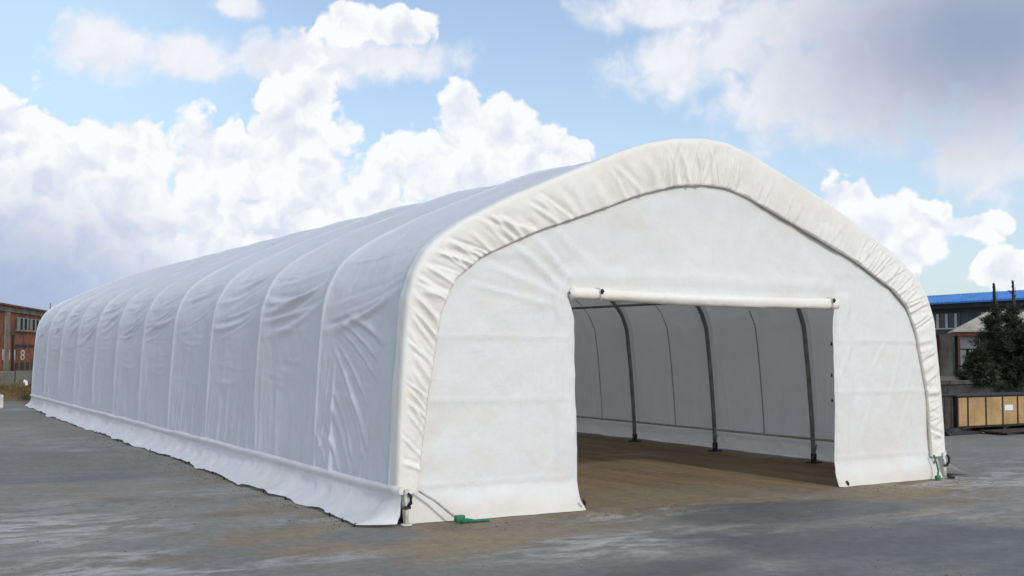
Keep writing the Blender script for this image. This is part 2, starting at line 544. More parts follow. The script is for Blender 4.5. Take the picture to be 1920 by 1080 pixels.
class MB:
    """collects shapes into one mesh"""
    def __init__(self):
        self.v, self.f = [], []

    def add(self, v, f):
        o = len(self.v)
        self.v += [tuple(p) for p in v]
        self.f += [tuple(i + o for i in q) for q in f]
        return self

    def box(self, x0, x1, y0, y1, z0, z1, bev=0.0):
        if bev <= 0:
            v = [(x, y, z) for z in (z0, z1) for y in (y0, y1) for x in (x0, x1)]
            f = [(0, 2, 3, 1), (4, 5, 7, 6), (0, 1, 5, 4), (2, 6, 7, 3), (0, 4, 6, 2), (1, 3, 7, 5)]
            return self.add(v, f)
        b = bev
        ring = [(x0 + b, y0), (x1 - b, y0), (x1, y0 + b), (x1, y1 - b), (x1 - b, y1), (x0 + b, y1), (x0, y1 - b), (x0, y0 + b)]
        inn = [(x0 + b, y0 + b), (x1 - b, y0 + b), (x1 - b, y0 + b), (x1 - b, y1 - b), (x1 - b, y1 - b), (x0 + b, y1 - b), (x0 + b, y1 - b), (x0 + b, y0 + b)]
        v = [(x, y, z0) for x, y in inn] + [(x, y, z0 + b) for x, y in ring] + [(x, y, z1 - b) for x, y in ring] + [(x, y, z1) for x, y in inn]
        f = [tuple(reversed((0, 2, 4, 6))), (24, 26, 28, 30)]
        for r in range(3):
            for i in range(8):
                j = (i + 1) % 8
                q = (r * 8 + i, r * 8 + j, r * 8 + 8 + j, r * 8 + 8 + i)
                f.append(q)
        return self.add(v, f)

    def tube(self, pts, rad, seg=8, cap=True):
        pts = [Vector(p) for p in pts]
        n = len(pts)
        rads = rad if hasattr(rad, '__len__') else [rad] * n
        vs, up = [], Vector((0.13, 0.21, 1)).normalized()
        for i, p in enumerate(pts):
            t = (pts[min(i + 1, n - 1)] - pts[max(i - 1, 0)]).normalized()
            if abs(t.dot(up)) > 0.95:
                up = Vector((1, 0.2, 0.1)).normalized()
            a = t.cross(up).normalized()
            b = t.cross(a).normalized()
            for k in range(seg):
                w = 2 * math.pi * k / seg
                vs.append(p + a * (math.cos(w) * rads[i]) + b * (math.sin(w) * rads[i]))
        f = grid_faces(n, seg, True)
        if cap:
            f += [tuple(range(seg - 1, -1, -1)), tuple((n - 1) * seg + k for k in range(seg))]
        return self.add(vs, f)

    def build(self, name, mat, parent=None, shade=False, loc=None, rz=None):
        return mesh(name, self.v, self.f, mat, parent, shade, loc, rz)


# numpy value noise for cloth
def vnoise(x, y, seed=0):
    x = np.asarray(x, float)
    y = np.asarray(y, float)
    xi, yi = np.floor(x).astype(np.int64), np.floor(y).astype(np.int64)
    fx, fy = x - xi, y - yi
    fx, fy = fx * fx * (3 - 2 * fx), fy * fy * (3 - 2 * fy)

    def h(a, b):
        n = (a * 374761393 + b * 668265263 + seed * 974711) & 0x7fffffff
        n = ((n ^ (n >> 13)) * 1274126177) & 0x7fffffff
        return ((n ^ (n >> 16)) & 0xffff) / 65535.0
    return ((h(xi, yi) * (1 - fx) + h(xi + 1, yi) * fx) * (1 - fy) +
            (h(xi, yi + 1) * (1 - fx) + h(xi + 1, yi + 1) * fx) * fy) * 2 - 1


def fbm(x, y, seed=0, oct=4, rough=0.55):
    s, a = 0, 1.0
    for k in range(oct):
        s = s + a * vnoise(x * 2 ** k, y * 2 ** k, seed + k * 17)
        a *= rough
    return s


def gauss(d, w):
    return np.exp(-(d / w) ** 2)


def sstep(a, b, x):
    t = np.clip((x - a) / (b - a), 0, 1)
    return t * t * (3 - 2 * t)


def resample(pts, n, smooth_m=0.0):
    """even arc length polyline, optionally smoothed over smooth_m metres"""
    p = np.array(pts, float)
    s = np.concatenate([[0], np.cumsum(np.linalg.norm(np.diff(p, axis=0), axis=1))])
    t = np.linspace(0, s[-1], 1200)
    q = np.stack([np.interp(t, s, p[:, k]) for k in range(p.shape[1])], 1)
    if smooth_m > 0:
        w = max(1, int(smooth_m / (s[-1] / 1200)))
        ker = np.exp(-np.linspace(-2, 2, 2 * w + 1) ** 2)
        ker /= ker.sum()
        pad = np.concatenate([2 * q[0] - q[w:0:-1], q, 2 * q[-1] - q[-2:-w - 2:-1]])
        q = np.stack([np.convolve(pad[:, k], ker, 'valid') for k in range(p.shape[1])], 1)
    s = np.concatenate([[0], np.cumsum(np.linalg.norm(np.diff(q, axis=0), axis=1))])
    t = np.linspace(0, s[-1], n) if np.isscalar(n) else np.asarray(n) * s[-1]
    return np.stack([np.interp(t, s, q[:, k]) for k in range(p.shape[1])], 1), s[-1]


# ------------------------------------------------------------------ ground
g = 700.0
ground = mesh('ground', [(-g, -g, 0), (g, -g, 0), (g, g, 0), (-g, g, 0)], [(0, 1, 2, 3)], 'yard_concrete')
tag(ground, kind='structure')

# ------------------------------------------------------------------ storage tent
BAY = 2.29
NB = 11
LEN = BAY * NB
SEAM = 0.35
OUTER = [(-4.31, 0.0), (-4.29, 0.98), (-4.25, 1.79), (-4.21, 2.27), (-4.14, 2.53), (-4.00, 2.78), (-3.81, 2.95), (-3.56, 3.11),
         (-2.97, 3.41), (-2.12, 3.78), (-1.53, 4.03), (-1.20, 4.15), (-0.73, 4.27), (-0.25, 4.325), (0.11, 4.31), (0.47, 4.22),
         (0.92, 4.06), (1.78, 3.74), (2.59, 3.38), (3.22, 3.06), (3.60, 2.78), (3.82, 2.53), (3.96, 2.20), (4.05, 1.46),
         (4.12, 0.71), (4.16, 0.0)]
INNER = [(-4.10, 0.31), (-3.98, 1.3), (-3.83, 2.18), (-3.68, 2.49), (-3.36, 2.75), (-2.69, 3.05), (-1.98, 3.30), (-1.22, 3.58),
         (-0.70, 3.72), (-0.24, 3.77), (0.10, 3.76), (0.46, 3.67), (1.38, 3.34), (2.37, 2.97), (3.10, 2.62), (3.40, 2.38), (3.58, 2.02),
         (3.79, 1.16), (3.86, 0.31)]
tent = tag(empty('storage_tent', (0, 0, 0)),
           'long white fabric storage tent with arched roof and open doorway in its gable', 'tent')


def profile(n):
    q, L = resample(OUTER, n, 0.16)
    tg = np.gradient(q, axis=0)
    tg /= np.linalg.norm(tg, axis=1)[:, None]
    nr = np.stack([-tg[:, 1], tg[:, 0]], 1)      # outward normal (left side points to -x)
    return q, nr, L


# --- cover -----------------------------------------------------------------
def make_cover():
    q0, _, L = profile(2000)
    sl = np.linspace(0, L, 2000)
    s_a = np.interp(SEAM, q0[:1000, 1], sl[:1000])
    s_b = np.interp(SEAM, q0[1000:, 1][::-1], sl[1000:][::-1])
    apex = sl[np.argmax(q0[:, 1])]
    ss = np.concatenate([np.arange(s_a, 3.5, 0.024), np.arange(3.5, apex + 0.4, 0.045), np.linspace(apex + 0.45, s_b, 75)])
    q, nr, _ = profile(ss / L)
    # recompute normals from the fine profile
    tg = np.stack([np.interp(ss, sl, np.gradient(q0[:, k], sl)) for k in (0, 1)], 1)
    tg /= np.linalg.norm(tg, axis=1)[:, None]
    nr = np.stack([-tg[:, 1], tg[:, 0]], 1)
    ys = [0.0]
    for b in range(NB):
        n = 92 if b == 0 else (64 if b < 4 else 34)
        # denser next to the ribs, where the cloth creases
        t = (np.arange(n) + 1) / n
        t = t - 0.10 * np.sin(2 * np.pi * t) / (2 * np.pi) * 2
        ys += list(b * BAY + t * BAY)
    ys = np.array(ys)
    S, Y = np.meshgrid(ss, ys, indexing='ij')
    Z = np.repeat(q[:, 1][:, None], len(ys), 1)
    bay = np.clip((Y / BAY).astype(int), 0, NB - 1)
    T = Y / BAY - bay
    left = S < apex
    SM = np.where(left, S, (s_b + s_a) - S)          # height along either flank
    wallness = 1 - sstep(2.2, 3.0, SM)
    should = gauss(SM - 2.75, 0.55)
    A = 0.040 * wallness + 0.050 * should + 0.035 * (1 - wallness)
    A = A * (0.45 + 0.55 * sstep(s_a, s_a + 0.7, SM))
    hat = (4 * T * (1 - T))
    D = -A * np.power(np.clip(hat, 0, 1), 0.62)
    # the pipe pressing through as a fine ridge
    dist = np.minimum(T, 1 - T) * BAY
    D += 0.012 * gauss(dist, 0.028)
    W = np.zeros_like(D)
    r = np.random.default_rng(11)
    for b in range(NB):
        m = (Y >= b * BAY - 1e-6) & (Y <= (b + 1) * BAY + 1e-6)
        t = (Y[m] - b * BAY) / BAY
        s = SM[m]
        lf = left[m]
        w = np.zeros_like(t)
        env = np.power(np.clip(4 * t * (1 - t), 0, 1), 0.35)
        # swags hanging from rib to rib over the shoulder, higher at the near rib
        for k in range(12):
            s0 = r.uniform(2.10, 3.20)
            tilt = r.uniform(0.22, 0.65)
            droop = r.uniform(0.00, 0.16)
            wd = r.uniform(0.022, 0.065)
            am = r.uniform(0.008, 0.028) * (1.0 if s0 < 2.9 else 0.6)
            t0, tw = r.uniform(0.25, 0.75), r.uniform(0.22, 0.5)
            sc = s0 + tilt * (0.5 - t) - droop * 4 * t * (1 - t)
            dd = s - sc
            w += am * env * gauss(t - t0, tw) * (gauss(dd, wd) - 0.7 * gauss(dd - 1.5 * wd, wd * 1.1))
        # shallow horizontal creases below the shoulder
        for k in range(9):
            s0 = r.uniform(1.2, 2.1)
            dd = s - (s0 + r.uniform(-.1, .1) * (t - .5) - 0.06 * 4 * t * (1 - t))
            w += r.uniform(0.002, 0.006) * env * gauss(t - r.uniform(.3, .7), r.uniform(.12, .3)) * gauss(dd, r.uniform(.02, .04))
        # upright puckers rising from the bottom rail
        for k in range(18):
            y0 = r.uniform(0.04, 0.96)
            lean = r.uniform(-0.06, 0.06)
            top = r.uniform(0.35, 2.0)
            dd = (t - y0 - lean * (s - s_a)) * BAY
            w += r.uniform(0.004, 0.013) * gauss(dd, r.uniform(0.016, 0.045)) * (1 - sstep(top * 0.3, top, s - s_a))
        if b == 0:
            # pulled diagonally towards the gable: a fan from the first inner rib down to the corner
            key = np.array([(1.00, 0.78, 0.84, 0.37), (0.90, 1.00, 0.68, 0.38), (0.88, 1.42, 0.49, 0.42), (0.70, 1.50, 0.30, 0.50),
                            (0.88, 1.82, 0.42, 0.80), (0.86, 2.02, 0.30, 1.40), (0.84, 2.22, 0.24, 1.88)])
            for k in range(14):
                fr = (k + r.uniform(-.35, .35)) / 13 * 6
                ta, sa, tb, sb = [float(np.interp(fr, range(7), key[:, c])) + r.uniform(-.03, .03) for c in range(4)]
                ax, ay = (ta - tb) * BAY, sa - sb
                ln = math.hypot(ax, ay)
                px, py = (t - tb) * BAY, s - sb
                al = (px * ax + py * ay) / ln / ln
                pe = (px * ay - py * ax) / ln + 0.05 * np.sin(al * 3.1)
                e = sstep(-0.08, 0.25, al) * (1 - sstep(0.50, 0.98, al))
                wd = r.uniform(0.022, 0.045)
                w += np.where(lf, 1, 0.3) * r.uniform(0.011, 0.022) * e * (gauss(pe, wd) - 0.6 * gauss(pe - 1.6 * wd, wd))
            for y0, wd, am in ((0.075, 0.03, 0.03), (0.13, 0.025, -0.02), (0.035, 0.02, 0.02)):
                w += am * gauss((t - y0) * BAY + 0.02 * np.sin(s * 2.3), wd) * (1 - sstep(2.2, 2.9, s))
        W[m] = w
    W += 0.007 * fbm(Y * 1.3, S * 1.5, 3, 4) * sstep(0.0, 0.12, dist)
    W += 0.0045 * fbm(Y * 5.0, S * 3.0, 5, 3)
    D = D + W * sstep(-0.02, 0.10, dist + 0.01)
    # roof ridge dips a little between the ribs
    P = np.zeros(S.shape + (3,))
    P[..., 0] = q[:, 0][:, None] + nr[:, 0][:, None] * D
    P[..., 1] = Y
    P[..., 2] = q[:, 1][:, None] + nr[:, 1][:, None] * D
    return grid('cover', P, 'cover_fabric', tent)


cover = make_cover()


HEM = []


def make_skirt(side):
    """loose strip from the bottom rail out over the ground"""
    x0 = -4.30 if side < 0 else 4.14
    r = np.random.default_rng(21 if side < 0 else 22)
    ys = np.concatenate([np.linspace(-0.15, -0.03, 8) if side < 0 else [-0.021], np.arange(-0.02, 9.2, 0.03), np.arange(9.2, LEN + 0.02, 0.07)])
    n = len(ys)
    hem = 0.29 + 0.07 * fbm(ys * 0.55, ys * 0, 31 + side, 3) + 0.035 * fbm(ys * 2.6, ys * 0, 41 + side, 3)
    hem -= 0.16 * sstep(14, LEN, ys)
    hem += (0.06 if side < 0 else 0.34) * gauss(ys - 0.05, 0.40)
    hem *= 1.0 if side > 0 else 0.10 + 0.90 * np.sqrt(np.clip((ys + 0.15) / 0.17, 0, 1))
    lift = np.clip(0.02 + 0.022 * fbm(ys * 2.1, ys * 0 + 5, 51 + side, 3), 0.004, 0.06)
    sec = [(0.000, SEAM + 0.035), (0.028, SEAM + 0.028), (0.046, SEAM + 0.0), (0.040, SEAM - 0.028), (0.022, SEAM - 0.05)]
    rows = []
    wob = 0.010 * fbm(ys * 1.2, ys * 0, 61, 3)
    ridge = sum(gauss(ys - y0 - r.uniform(-.3, .3), 0.022) * r.uniform(0.008, 0.018) for y0 in np.arange(0.9, LEN, 1.15))
    rib_d = np.abs(((ys / BAY + 0.5) % 1) - 0.5) * BAY
    for (o, z) in sec:
        rows.append(np.stack([x0 + side * (o + wob * 0.6 + 0.012 * gauss(rib_d, 0.09)), ys, z + wob], 1))
    m = 13
    for k in range(1, m + 1):
        t = k / m
        out = 0.022 + hem * (0.35 * t + 0.65 * t ** 2.6)
        z = (SEAM - 0.05) * (1 - t) ** 0.92 * (1 - 0.10 * np.sin(np.pi * t)) + lift * t ** 6 + 0.004
        fold = 0.022 * fbm(ys * 2.0 + 0.4 * t, ys * 0 + t * 1.1, 71 + side, 4) * math.sin(math.pi * min(1, t * 1.1)) ** 0.8
        crease = 0.02 * np.abs(fbm(ys * 0.8 + t * .2, ys * 0 + 3, 77, 2)) * t
        rows.append(np.stack([x0 + side * (out + fold + crease + ridge * (1 - t)), ys + 0.03 * fbm(ys * 3, ys * 0 + t * 2, 81, 2) * t,
                              np.maximum(z + 0.3 * fold, 0.004)], 1))
    if side < 0:
        HEM.extend([(float(a[1]), float(a[0])) for a in rows[-1]])
    P = np.stack(rows, 0)
    return grid('skirt', P, 'skirt_fabric', cover)


skirts = [make_skirt(-1), make_skirt(1)]

# welded seams of the cover, seen on the inner face
qs, nrs, LP = profile(400)
for k in range(NB):
    for side in (0, 1):
        y0 = (k + 0.5) * BAY
        idx = range(40, 150) if side == 0 else range(250, 390)
        P = []
        for i in idx:
            off = 0.062 + 0.055 * math.exp(-((qs[i, 1] - 2.8) / 0.5) ** 2)
            P.append([(qs[i, 0] - nrs[i, 0] * off, y0 - 0.012, qs[i, 1] - nrs[i, 1] * off),
                      (qs[i, 0] - nrs[i, 0] * off, y0 + 0.012, qs[i, 1] - nrs[i, 1] * off)])
        if side == 1:
            grid('seam_strip', np.array(P), 'seam_grey', cover)

# --- steel frame -------------------------------------------------------------
INSET = 0.135
fp = [(qs[i, 0] - nrs[i, 0] * INSET, 0.0, max(0.0, qs[i, 1] - nrs[i, 1] * INSET)) for i in range(0, 400, 4)]
fp[0] = (fp[0][0], 0, 0.02)
fp[-1] = (fp[-1][0], 0, 0.02)
arch_me = MB().tube(fp, 0.036, 8).build('arch_rib', 'steel', tent, True)
arch_me.location = (0, 0.10, 0)
plate_proto = MB().box(-0.11, 0.11, -0.07, 0.07, 0.004, 0.022, 0.004).tube([(0, 0, 0.02), (0, 0, 0.15)], 0.047, 8).tube(
    [(0.07, 0.03, 0.02), (0.07, 0.03, 0.06)], 0.014, 6).tube([(-0.07, -0.03, 0.02), (-0.07, -0.03, 0.06)], 0.014, 6)
bp = plate_proto.build('base_plate', 'dark_steel', arch_me)
bp.location = (fp[0][0], 0, 0)
bp2 = link('base_plate', bp.data, arch_me, (fp[-1][0], 0, 0))
br = MB().tube([(fp[-1][0] - 0.03, 0.0, 0.05), (fp[-1][0] - 0.10, -0.16, 0.30)], 0.013, 6).build('brace', 'steel', arch_me)
for k in range(1, NB + 1):
    a = link('arch_rib', arch_me.data, tent, (0, k * BAY if k < NB else LEN - 0.10, 0))
    link('base_plate', bp.data, a, (fp[0][0], 0, 0))
    link('base_plate', bp.data, a, (fp[-1][0], 0, 0))
    link('brace', br.data, a)


def inner_pt(target, side):
    cand = [p for p in fp if (p[0] > 0) == (side > 0)]
    return min(cand, key=lambda p: abs(p[2] - target))


for zt, side in ((2.58, 1), (2.58, -1), (3.55, 1), (3.55, -1), (4.16, 1), (0.40, 1), (0.40, -1)):
    p = inner_pt(zt, side)
    rad = 0.024 if zt > 1 else 0.018
    kk = 0.94 if zt > 1 else 1.0
    p = (p[0] * kk, 0, p[2] - (0.07 if zt > 3 else 0.0))
    MB().tube([(p[0], 0.1, p[2]), (p[0], LEN - 0.1, p[2])], rad, 8).build('purlin' if zt > 1 else 'ground_rail', 'steel' if zt > 1 else 'rail_grey', tent, True)


# --- valance around the gable ------------------------------------------------
def half(pts, zmin):
    """split at the apex and resample each half alike"""
    p = np.array(pts)
    full, _ = resample(p, 3000, 0.10)
    k = int(np.argmax(full[:, 1]))
    a, b = full[:k + 1], full[k:]
    a = a[a[:, 1] >= zmin - 1e-4] if zmin else a
    b = b[b[:, 1] >= zmin - 1e-4] if zmin else b
    return a, b


def curve_at(a, b, t):
    out = np.zeros((len(t), 2))
    m = t <= 0.5
    A, _ = resample(a, t[m] * 2)
    B, _ = resample(b, (t[~m] - 0.5) * 2)
    out[m], out[~m] = A, B
    return out


def make_valance():
    t = np.linspace(0, 1, 1500)
    oa, ob = half(OUTER, 0.30)
    ia, ib = half(INNER, 0.30)
    O = curve_at(oa, ob, t)
    I = curve_at(ia, ib, t)
    # smooth the inner edge direction
    Q = np.concatenate([[-0.09, -0.06, -0.03, 0.0, 0.025], np.linspace(0.06, 1.0, 24), [1.012, 1.008]])
    dirn = I - O
    wdt = np.linalg.norm(dirn, axis=1)
    r = np.random.default_rng(5)
    folds = []
    arc = 5.9

    def cluster(a, b, n, am, wd, sl, q0=0.0):
        for k in range(n):
            folds.append((r.uniform(a, b), r.uniform(*am), r.uniform(*wd), r.uniform(*sl), r.uniform(q0, q0 + 0.25)))
    cluster(0.01, 0.16, 26, (0.006, 0.022), (0.0014, 0.0036), (-0.022, -0.004), 0.0)
    cluster(0.16, 0.26, 26, (0.008, 0.024), (0.0013, 0.0032), (0.000, 0.024), 0.0)
    cluster(0.26, 0.43, 18, (0.006, 0.022), (0.002, 0.0055), (-0.004, 0.050), 0.05)
    cluster(0.43, 0.54, 28, (0.008, 0.024), (0.0012, 0.0030), (-0.020, 0.010), 0.0)
    cluster(0.54, 0.72, 24, (0.003, 0.012), (0.0013, 0.0035), (-0.014, 0.014), 0.2)
    cluster(0.72, 0.86, 36, (0.008, 0.022), (0.0012, 0.0028), (-0.016, 0.004), 0.0)
    cluster(0.86, 0.99, 28, (0.005, 0.018), (0.0013, 0.0032), (-0.014, 0.016), 0.05)
    P = np.zeros((len(Q), len(t), 3))
    for i, qv in enumerate(Q):
        if qv < 0:
            # lap over the cover
            base = O + (-dirn / wdt[:, None]) * 0.018
            y = np.full(len(t), -qv * 1.9 - 0.03)
            y += (0.02 * fbm(t * 40, t * 0, 8, 2)) * (i == 0)
        else:
            qq = min(qv, 1.0)
            base = O + dirn * qv + (-dirn / wdt[:, None]) * 0.018 * (1 - qq)
            edge = 0.045 * (1 - np.exp(-qq / 0.03))
            y = np.full(len(t), -edge - 0.012 * math.sin(math.pi * qq) + (0.05 if qv > 1.009 else 0.0))
            dsp = np.zeros(len(t))
            for (t0, am, wd, sl, qs0) in folds:
                c = t0 + sl * (qq - 0.5)
                e = float(sstep(qs0, qs0 + 0.35, qq)) * (1 - 0.35 * float(sstep(0.85, 1.0, qq)))
                dsp += am * e * (gauss(t - c, wd) - 0.75 * gauss(t - c - 1.6 * wd, wd * 1.2))
            dsp += 0.007 * fbm(t * 60, t * 0 + qq * 2.0, 9, 4) * (0.3 + qq)
            y = y - dsp * (qv <= 1.005)
            # folds pull the hem in and out a touch
            base = base + (dirn / wdt[:, None]) * (dsp * 0.10 * qq)[:, None]
        P[i, :, 0] = base[:, 0]
        P[i, :, 1] = y
        P[i, :, 2] = base[:, 1]
    o = grid('valance', P, 'valance_fabric', tent)
    cord = [(P[-2, j, 0], P[-2, j, 1] + 0.012, P[-2, j, 2]) for j in range(0, len(t), 6)]
    MB().tube(cord, 0.009, 6).build('hem_cord', 'grey_cord', o, True)  # hem rope; its grey also stands in for the shaded gap
    return o


valance = make_valance()
# the far gable ends in a rolled edge
edge = [(qs[i, 0] - nrs[i, 0] * 0.045, LEN + 0.01, max(0.05, qs[i, 1] - nrs[i, 1] * 0.045)) for i in range(0, 400, 4)]
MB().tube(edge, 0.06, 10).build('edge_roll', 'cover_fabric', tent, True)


# --- gable walls -----------------------------------------------------------
def outline_top():
    oa, ob = half(OUTER, 0.0)
    ia, ib = half(INNER, 0.0)
    t = np.linspace(0, 1, 1500)
    O = curve_at(oa, ob, t)
    I = curve_at(*half(INNER + [], 0), t)
    M = O * 0.72 + I * 0.28
    return M


MID = outline_top()
DOOR_L, DOOR_R, DOOR_T = -2.13, 2.00, 2.40


def make_front_wall():
    # sheet of columns; each column runs from the ground (or lintel) to the outline
    M = MID[np.argsort(MID[:, 0])]
    left_lim = np.interp(2.2, *[MID[:400][np.argsort(MID[:400, 1])][:, k] for k in (1, 0)])
    xs_l = np.concatenate([np.arange(-4.24, DOOR_L - 0.02, 0.03), [DOOR_L]])
    xs_m = np.concatenate([np.arange(DOOR_L + 0.03, DOOR_R - 0.02, 0.035), ])
    xs_r = np.concatenate([[DOOR_R], np.arange(DOOR_R + 0.03, 4.10, 0.03)])
    V, F = [], []
    lm = MID[:750]
    rm = MID[750:]

    def top(x):
        if x < -0.2:
            # outline as a function of x on the left half (monotone in x apart from the almost upright leg)
            o = np.argsort(lm[:, 0])
            return float(np.interp(x, lm[o, 0], np.maximum.accumulate(lm[o, 1])))
        o = np.argsort(rm[:, 0])
        return float(np.interp(x, rm[o, 0], rm[o, 1]))

    def leg_lim(x, z):
        """keep the sheet inside the leaning legs"""
        if x < 0:
            lim = np.interp(z, lm[:, 1], lm[:, 0])
            return max(x, lim)
        lim = np.interp(z, rm[::-1, 1], rm[::-1, 0])
        return min(x, lim)

    def disp(x, z):
        y = 0.018
        # seams: overlapped strips of cloth
        for zs in (0.36, 1.22, 1.90, 2.78):
            if -2.2 < x < 2.05 and zs < 2.4:
                continue
            y -= 0.010 * np.exp(-((z - zs) / 0.020) ** 2)
            y -= 0.004 * (1 if z > zs else 0)
        y += 0.016 * float(fbm(x * 0.9, z * 0.9, 13, 3)) + 0.008 * float(fbm(x * 4.0, z * 3.0, 14, 4))
        # folds dragged from the upper left corner of the doorway to the arch
        for (ax, az, bx, bz, am, wd) in ((-2.25, 2.45, -3.0, 2.93, 0.030, 0.040), (-2.05, 2.52, -2.70, 3.02, 0.030, 0.045),
                                         (-2.3, 2.36, -3.25, 2.66, 0.018, 0.035), (-1.7, 2.62, -2.4, 3.15, 0.020, 0.05),
                                         (-2.42, 2.25, -3.45, 2.45, 0.012, 0.03), (-2.05, 2.6, -2.05, 3.1, 0.008, 0.05),
                                         (2.3, 1.85, 2.05, 1.40, 0.014, 0.03), (3.0, 1.9, 2.75, 1.55, 0.014, 0.03),
                                         (3.3, 1.85, 3.05, 1.1, 0.012, 0.03), (3.5, 1.2, 3.2, .5, 0.010, 0.03), (2.7, 1.1, 2.5, .6, .008, .03),
                                         (3.6, 1.7, 3.35, 1.1, 0.010, 0.025), (2.75, 1.88, 2.65, 1.5, 0.010, 0.02)):
            dx, dz = bx - ax, bz - az
            l2 = dx * dx + dz * dz
            a = ((x - ax) * dx + (z - az) * dz) / l2
            pe = ((x - ax) * dz - (z - az) * dx) / math.sqrt(l2)
            e = float(sstep(-0.15, 0.25, a) * (1 - sstep(0.75, 1.15, a)))
            y -= am * e * (math.exp(-(pe / wd) ** 2) - 0.6 * math.exp(-((pe - 1.6 * wd) / wd) ** 2))
        # pocket strip beside the doorway
        for e0, sgn in ((DOOR_L, -1), (DOOR_R, 1)):
            if z < 2.5:
                dd = (x - e0) * sgn
                if dd >= -0.01:
                    y -= 0.022 * float(1 - sstep(0.22, 0.30, dd)) - 0.03 * float(gauss(dd, 0.035))
                    y -= 0.010 * float(fbm(z * 3.0, dd * 9.0, 15, 3)) * float(1 - sstep(0.25, 0.45, dd))
        # rounded lintel pocket above the roll
        if z < 2.75 and DOOR_L < x < DOOR_R:
            y -= 0.030 * float(gauss(z - 2.60, 0.10))
        # loose bottom flap
        if z < 0.34:
            t = (0.34 - z) / 0.34
            amt = 0.15 if x < 0 else 0.10
            if x < 0:
                amt *= 0.35 + 0.65 * float(sstep(-4.2, -3.0, x))
            y -= amt * t ** 1.6 + 0.02 * t * float(fbm(x * 1.6, z * 2, 16, 3))
            y -= 0.03 * math.sin(math.pi * min(1, t)) * float(gauss(x + 3.3, 0.55) + gauss(x - 3.3, 0.5))
        return y

    def jamb(x, z):
        """the doorway edges are not quite straight: flared at the top corners and at the hem"""
        if x < 0:
            k = float(gauss(x - DOOR_L, 0.35))
            return x + k * (-0.10 * float(sstep(2.05, 2.42, z)) + 0.05 * float(1 - sstep(0.0, 1.6, z)) + 0.03 * float(1 - sstep(0.0, 0.12, z)))
        k = float(gauss(x - DOOR_R, 0.3))
        return x + k * (0.05 * float(sstep(2.15, 2.42, z)) - 0.02 * float(1 - sstep(0.0, 0.5, z)))

    def columns(xs, zlo, rows):
        base = len(V)
        for x in xs:
            zt = max(top(x), zlo + 0.3)
            for z in rows(zt):
                X = leg_lim(jamb(x, z), z)
                V.append((X, disp(x, z), max(z, 0.006)))
        n = len(rows(1.0))
        for i in range(len(xs) - 1):
            for j in range(n - 1):
                a = base + i * n + j
                F.append((a, a + n, a + n + 1, a + 1))

    def rows_side(zt):
        a = np.linspace(0.0, 0.40, 14)
        b = np.linspace(0.40, DOOR_T, 68)[1:]
        c = np.linspace(DOOR_T, max(zt, DOOR_T + 0.001), 26)[1:] if zt > DOOR_T else np.linspace(DOOR_T, DOOR_T + 0.001, 26)[1:]
        return np.concatenate([a, b, c])

    def rows_top(zt):
        return np.linspace(DOOR_T, zt, 26)
    # near the legs the sheet only reaches as high as the arch there
    columns(xs_l, 0.0, rows_side)
    columns(np.concatenate([[DOOR_L], xs_m, [DOOR_R]]), DOOR_T, rows_top)
    columns(xs_r, 0.0, rows_side)
    # drop quads that collapse onto the legs
    keep = []
    A = np.array(V)
    for q in F:
        p = A[list(q)]
        if (p[:, 0].max() - p[:, 0].min()) > 0.002:
            keep.append(q)
    return mesh('gable_wall', V, keep, 'wall_fabric', tent, True)


front = make_front_wall()


def make_back_wall():
    # closed far gable
    r = [(p[0], LEN - 0.03, p[1]) for p in MID[::15]]
    n = len(r)
    rows = []
    for k in range(24):
        t = k / 23
        rows.append([(p[0], LEN - 0.03 + 0.02 * float(fbm(p[0] * 1.2, p[2] * t * 1.2, 19, 3)), p[2] * t) for p in r])
    return grid('gable_wall', np.array(rows), 'wall_fabric', tent)


make_back_wall()


# rolled-up door under the lintel
def make_roll():
    xs = np.linspace(DOOR_L - 0.10, DOOR_R + 0.03, 130)
    seg = 20
    P = np.zeros((len(xs), seg, 3))
    for i, x in enumerate(xs):
        t = i / (len(xs) - 1)
        endf = min(1.0, (0.15 + min(t, 1 - t) * 60))
        rad = 0.070 * (1 + 0.05 * float(fbm(x * 2.0, 0.3, 23, 3))) * (1 - 0.15 * math.exp(-(((x + 1.85) / 0.03) ** 2)) - 0.15 * math.exp(-(((x - 1.86) / 0.03) ** 2)))
        cz = DOOR_T - 0.012 - 0.022 * math.sin(math.pi * t) + 0.014 * (0.5 - t)
        for k in range(seg):
            a = 2 * math.pi * k / seg
            rr = rad * (1 + 0.06 * math.sin(a * 3 + x * 1.2) + 0.03 * float(fbm(x * 5, a * 2, 24, 2)))
            rr *= 1.0 if 0 < i < len(xs) - 1 else 0.25
            P[i, k] = (x, -0.035 + rr * math.cos(a) * 0.95, cz + rr * math.sin(a))
    o = grid('door_roll', P, 'roll_fabric', tent, True, True)
    for x in (-1.85, 1.86):
        m = MB()
        ring = [(x + 0.01 * math.cos(3 * a), -0.035 + 0.080 * math.cos(a), DOOR_T - 0.02 + 0.080 * math.sin(a)) for a in np.linspace(0, 2 * math.pi, 18)]
        m.tube(ring, 0.006, 6)
        m.build('tie_cord', 'white_paint', o, True)
        kx = MB()
        kx.tube([(x, -0.118, DOOR_T + 0.045), (x + 0.004, -0.124, DOOR_T + 0.02), (x, -0.118, DOOR_T - 0.01)], [0.014, 0.022, 0.012], 8)
        kx.build('toggle', 'rubber', o, True)
    return o


make_roll()

